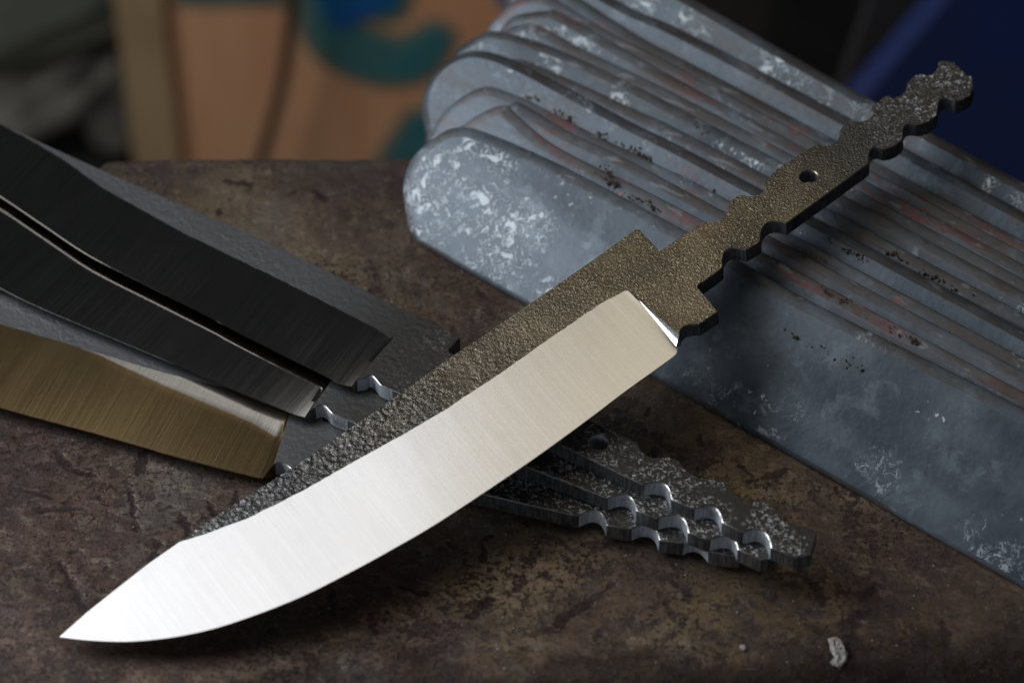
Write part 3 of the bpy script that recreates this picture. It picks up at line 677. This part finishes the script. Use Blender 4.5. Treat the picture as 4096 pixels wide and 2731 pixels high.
def tube(name, pts, r, m, parent=None, n=12):
    V, F = [], []
    for i, p in enumerate(pts):
        d = (pts[min(i + 1, len(pts) - 1)] - pts[max(i - 1, 0)]).normalized(); s = d.cross(Vector((0, 1, 0.01))).normalized(); t = s.cross(d)
        for k in range(n): a = 2 * math.pi * k / n; V.append(p + s * math.cos(a) * r + t * math.sin(a) * r)
    for i in range(len(pts) - 1):
        for k in range(n): F.append((i * n + k, i * n + (k + 1) % n, (i + 1) * n + (k + 1) % n, (i + 1) * n + k))
    F.append(tuple(range(n))[::-1]); F.append(tuple(range((len(pts) - 1) * n, len(pts) * n)))
    return mesh_obj(name, V, F, [m], None, parent, 40)
CP = Plane((0, YB - 0.02, 0), (0, -1, 0))
cab = tube("cable", [CP.at(*p) for p in spline([(1190, -500), (1180, -150), (1160, 100), (1135, 300), (1090, 480), (1030, 680), (930, 950), (850, 1200)], 4)], 0.0032, mat_simple("black_rubber", (0.035, 0.026, 0.020), 0.6))
tag(cab, "dark cable hanging in front of the plywood board", "cable")
# left: pale scrap on the dark floor
def chunk(u, v, Y, sx, sy, sz, rot, m, name, label, cat, seed):
    P = Plane((0, Y, 0), (0, -1, 0)).at(u, v); V, F = [], []
    nu, nv = 20, 12
    for j in range(nv + 1):
        ph = math.pi * j / nv
        for i in range(nu):
            th = 2 * math.pi * i / nu; d = Vector((math.sin(ph) * math.cos(th), math.sin(ph) * math.sin(th), math.cos(ph)))
            mx = max(abs(d.x), abs(d.y), abs(d.z)); d = d / mx ** 0.75
            d *= 1 + 0.22 * noise.noise(d * 1.7 + Vector((seed, 0, 0))) + .07 * noise.noise(d * 6 + Vector((seed, 0, 0))); V.append((d.x * sx, d.y * sy, d.z * sz))
    for j in range(nv):
        for i in range(nu): F.append((j * nu + i, j * nu + (i + 1) % nu, (j + 1) * nu + (i + 1) % nu, (j + 1) * nu + i))
    o = mesh_obj(name, V, F, [m], None, None, 50); o.location = P; o.rotation_euler = rot; return tag(o, label, cat)
ms = mat_simple("weathered_grey", (0.34, 0.30, 0.25), 0.9, 0, 0.004, 25, (0.13, 0.11, 0.09))
chunk(200, 140, 0.90, 0.085, 0.03, 0.016, (0.1, R(-27), 0.1), ms, "scrap_timber", "grey weathered timber offcut slanting up to the right at the top left", "timber", 1)
chunk(130, 330, 0.90, 0.07, 0.04, 0.022, (0.1, R(-38), 0.0), ms, "rubble_stone", "grey broken stone under the slanting timber at the left", "stone", 5)
chunk(60, 60, 0.90, 0.09, 0.04, 0.02, (0.1, R(-22), 0.0), mat_simple("olive_grey", (0.13, 0.13, 0.095), 0.9, 0, 0, 20), "scrap_board", "olive grey scrap behind the slanting timber in the top left corner", "scrap", 9)
chunk(430, 330, 0.90, 0.024, 0.03, 0.034, (0.1, R(-15), 0.0), ms, "rubble_stone", "small grey stone beside the plywood board's left edge", "stone", 12)
chunk(150, 600, 0.90, 0.05, 0.04, 0.012, (0.1, R(8), 0.0), mat_simple("dark_grey_stone", (0.045, 0.042, 0.04), 0.9, 0, 0, 20), "rubble_stone", "low dark grey stone just above the top left knife", "stone", 15)
# right: blue sheet and dark sheet
def slab(name, label, cat, px, Y, depth, m):
    P = Plane((0, Y, 0), (0, -1, 0)); Q = [P.at(*p) for p in px]; n = len(Q)
    V = [(p.x, p.y, p.z) for p in Q] + [(p.x, p.y + depth, p.z) for p in Q]
    F = [tuple(range(n)), tuple(range(n, 2 * n))[::-1]] + [(i, n + i, n + (i + 1) % n, (i + 1) % n) for i in range(n)]
    return tag(mesh_obj(name, V, F, [m]), label, cat)
slab("blue_panel", "deep blue smooth panel behind the bars at the right edge", "panel", [(3960, -200), (3400, 470), (2950, 1100), (5600, 1400), (5600, -200)], 0.50, 0.02, mat_simple("blue_plastic", (0.022, 0.042, 0.17), 0.5, 0, 0, 6, (0.030, 0.036, 0.09)))
slab("dark_sheet", "dark grey slanting sheet left of the blue panel", "sheet", [(3560, -200), (3340, 420), (3430, 430), (3900, -200)], 0.53, 0.01, mat_simple("grey_sheet", (0.040, 0.036, 0.036), 0.7))
slab("brown_plank", "dim brown plank seen over the top of the rearmost bar", "plank", [(2780, -200), (2750, 120), (3060, 200), (3100, -200)], 0.56, 0.02, mat_simple("dim_brown_wood", (0.035, 0.024, 0.015), 0.8))

# ---------------------------------------------------------------- small litter
def crumb(V, F, c, r, rnd):
    base = len(V); n = 6
    for j, (zz, rr) in enumerate(((-.7, .6), (0.1, 1.0), (.75, .55))):
        for i in range(n): a = 2 * math.pi * (i + .3 * j) / n; k = r * rnd.uniform(.7, 1.3); V.append((c[0] + math.cos(a) * rr * k, c[1] + math.sin(a) * rr * k, c[2] + zz * r * rnd.uniform(.7, 1.1)))
    for j in range(2):
        for i in range(n): F.append((base + j * n + i, base + j * n + (i + 1) % n, base + (j + 1) * n + (i + 1) % n, base + (j + 1) * n + i))
    F.append(tuple(base + i for i in range(n))[::-1]); F.append(tuple(base + 2 * n + i for i in range(n)))
rnd = random.Random(11)
V, F = [], []
def bar_crumbs(k, x0, x1, y0, y1, n, spread=10):
    n = int(n * 2.6); cl = [rnd.random() for _ in range(5)]
    pl = BP.back(off_list[k])
    for i in range(n):
        f = min(1, max(0, rnd.choice(cl) + rnd.gauss(0, .06))) if rnd.random() < .75 else rnd.random(); u = x0 + (x1 - x0) * f + rnd.gauss(0, spread); v = y0 + (y1 - y0) * f + rnd.gauss(0, spread * .6); r = abs(rnd.gauss(0, 0.00017)) + 0.00009
        crumb(V, F, pl.at(u, v) + pl.n * r * .6, r, rnd)
for a in [(4, 2100, 2170, 385, 410, 14), (4, 2220, 2300, 445, 490, 12), (4, 2400, 2600, 540, 640, 46, 12), (4, 2760, 2900, 735, 800, 22), (1, 2380, 2470, 690, 745, 18), (1, 2420, 2460, 650, 740, 10),
          (1, 2500, 2640, 770, 850, 14), (5, 2780, 2830, 500, 540, 14), (2, 3220, 3300, 1010, 1050, 16), (2, 3150, 3180, 1080, 1110, 10), (4, 3280, 3460, 950, 1040, 20), (1, 3300, 3700, 1160, 1390, 26), (3, 3600, 3900, 1240, 1400, 22), (0, 3150, 3450, 1330, 1480, 12, 14), (5, 3500, 3900, 980, 1200, 20)]: bar_crumbs(*a)
tag(mesh_obj("dirt_crumbs", V, F, [mat_simple("dirt", (0.090, 0.055, 0.028), 0.95, 0, 0, 900, (0.03, 0.02, 0.013))]), "brown dirt crumbs caught in the grooves between the grey bars", kind="stuff")
V, F = [], []
for i in range(420):
    u, v = rnd.uniform(0, 4096), rnd.uniform(700, 2720); p = TBL.at(u, v); r = abs(rnd.gauss(0, 0.00009)) + 0.00005
    crumb(V, F, (p.x, p.y, r * .5 + .0002), r, rnd)
for i in range(90):
    u, v = rnd.uniform(0, 4096), rnd.uniform(700, 2700) if i % 2 else rnd.uniform(2200, 2700); p = TBL.at(u, v); r = rnd.uniform(0.00012, 0.00032)
    crumb(V, F, (p.x, p.y, r * .4), r, rnd)
tag(mesh_obj("metal_filings", V, F, [mat_simple("filings", (0.42, 0.41, 0.40), 0.5, 0.6, 0, 900)]), "pale metal filings and dust specks strewn over the rusty table", kind="stuff")
def flake(name, label, cat, plane, px, h, m, seed):
    P = [plane.at(*p) for p in px]; c = sum(P, Vector()) / len(P); n = len(P); V = [tuple(c + plane.n * h)]; F = []
    rn = random.Random(seed)
    for f_, hh in ((0.45, 1.0), (0.8, 0.75), (1.0, 0.0)):
        for p in P: V.append(tuple(c + (p - c) * (f_ * rn.uniform(.9, 1.1)) + plane.n * (h * hh * rn.uniform(.4, 1.3) + .0001)))
    for i in range(n): F.append((0, 1 + i, 1 + (i + 1) % n))
    for j in range(2):
        for i in range(n): F.append((1 + j * n + i, 1 + (j + 1) * n + i, 1 + (j + 1) * n + (i + 1) % n, 1 + j * n + (i + 1) % n))
    return tag(mesh_obj(name, V, F, [m]), label, cat)
mw = mat_simple("chalky_plaster", (0.50, 0.46, 0.43), 0.95, 0, 0.0003, 1500, (0.20, 0.17, 0.15))
flake("plaster_flake", "ragged chalky white flake stuck on the table's front edge at the lower right", "flake", flat(0.0003),
      spline([(3312, 2556), (3345, 2552), (3372, 2568), (3384, 2600), (3392, 2625), (3380, 2655), (3350, 2672), (3318, 2655), (3335, 2630), (3322, 2600), (3312, 2556)], 2)[:-1], 0.0007, mw, 2)
flake("plaster_flake", "small pinkish chalk speck on the table left of the ragged white flake", "flake", flat(0.0003), [(2960, 2580), (2980, 2578), (2986, 2594), (2974, 2604), (2960, 2598)], 0.0002, mw, 5)
flake("dry_leaf", "tiny dry straw coloured leaf scrap on the second grey bar", "leaf", BP.back(-0.0003), [(2472, 778), (2485, 771), (2506, 768), (2494, 780), (2482, 786)], 0.0004, mat_simple("dry_leaf_skin", (0.50, 0.38, 0.22), 0.8), 8)
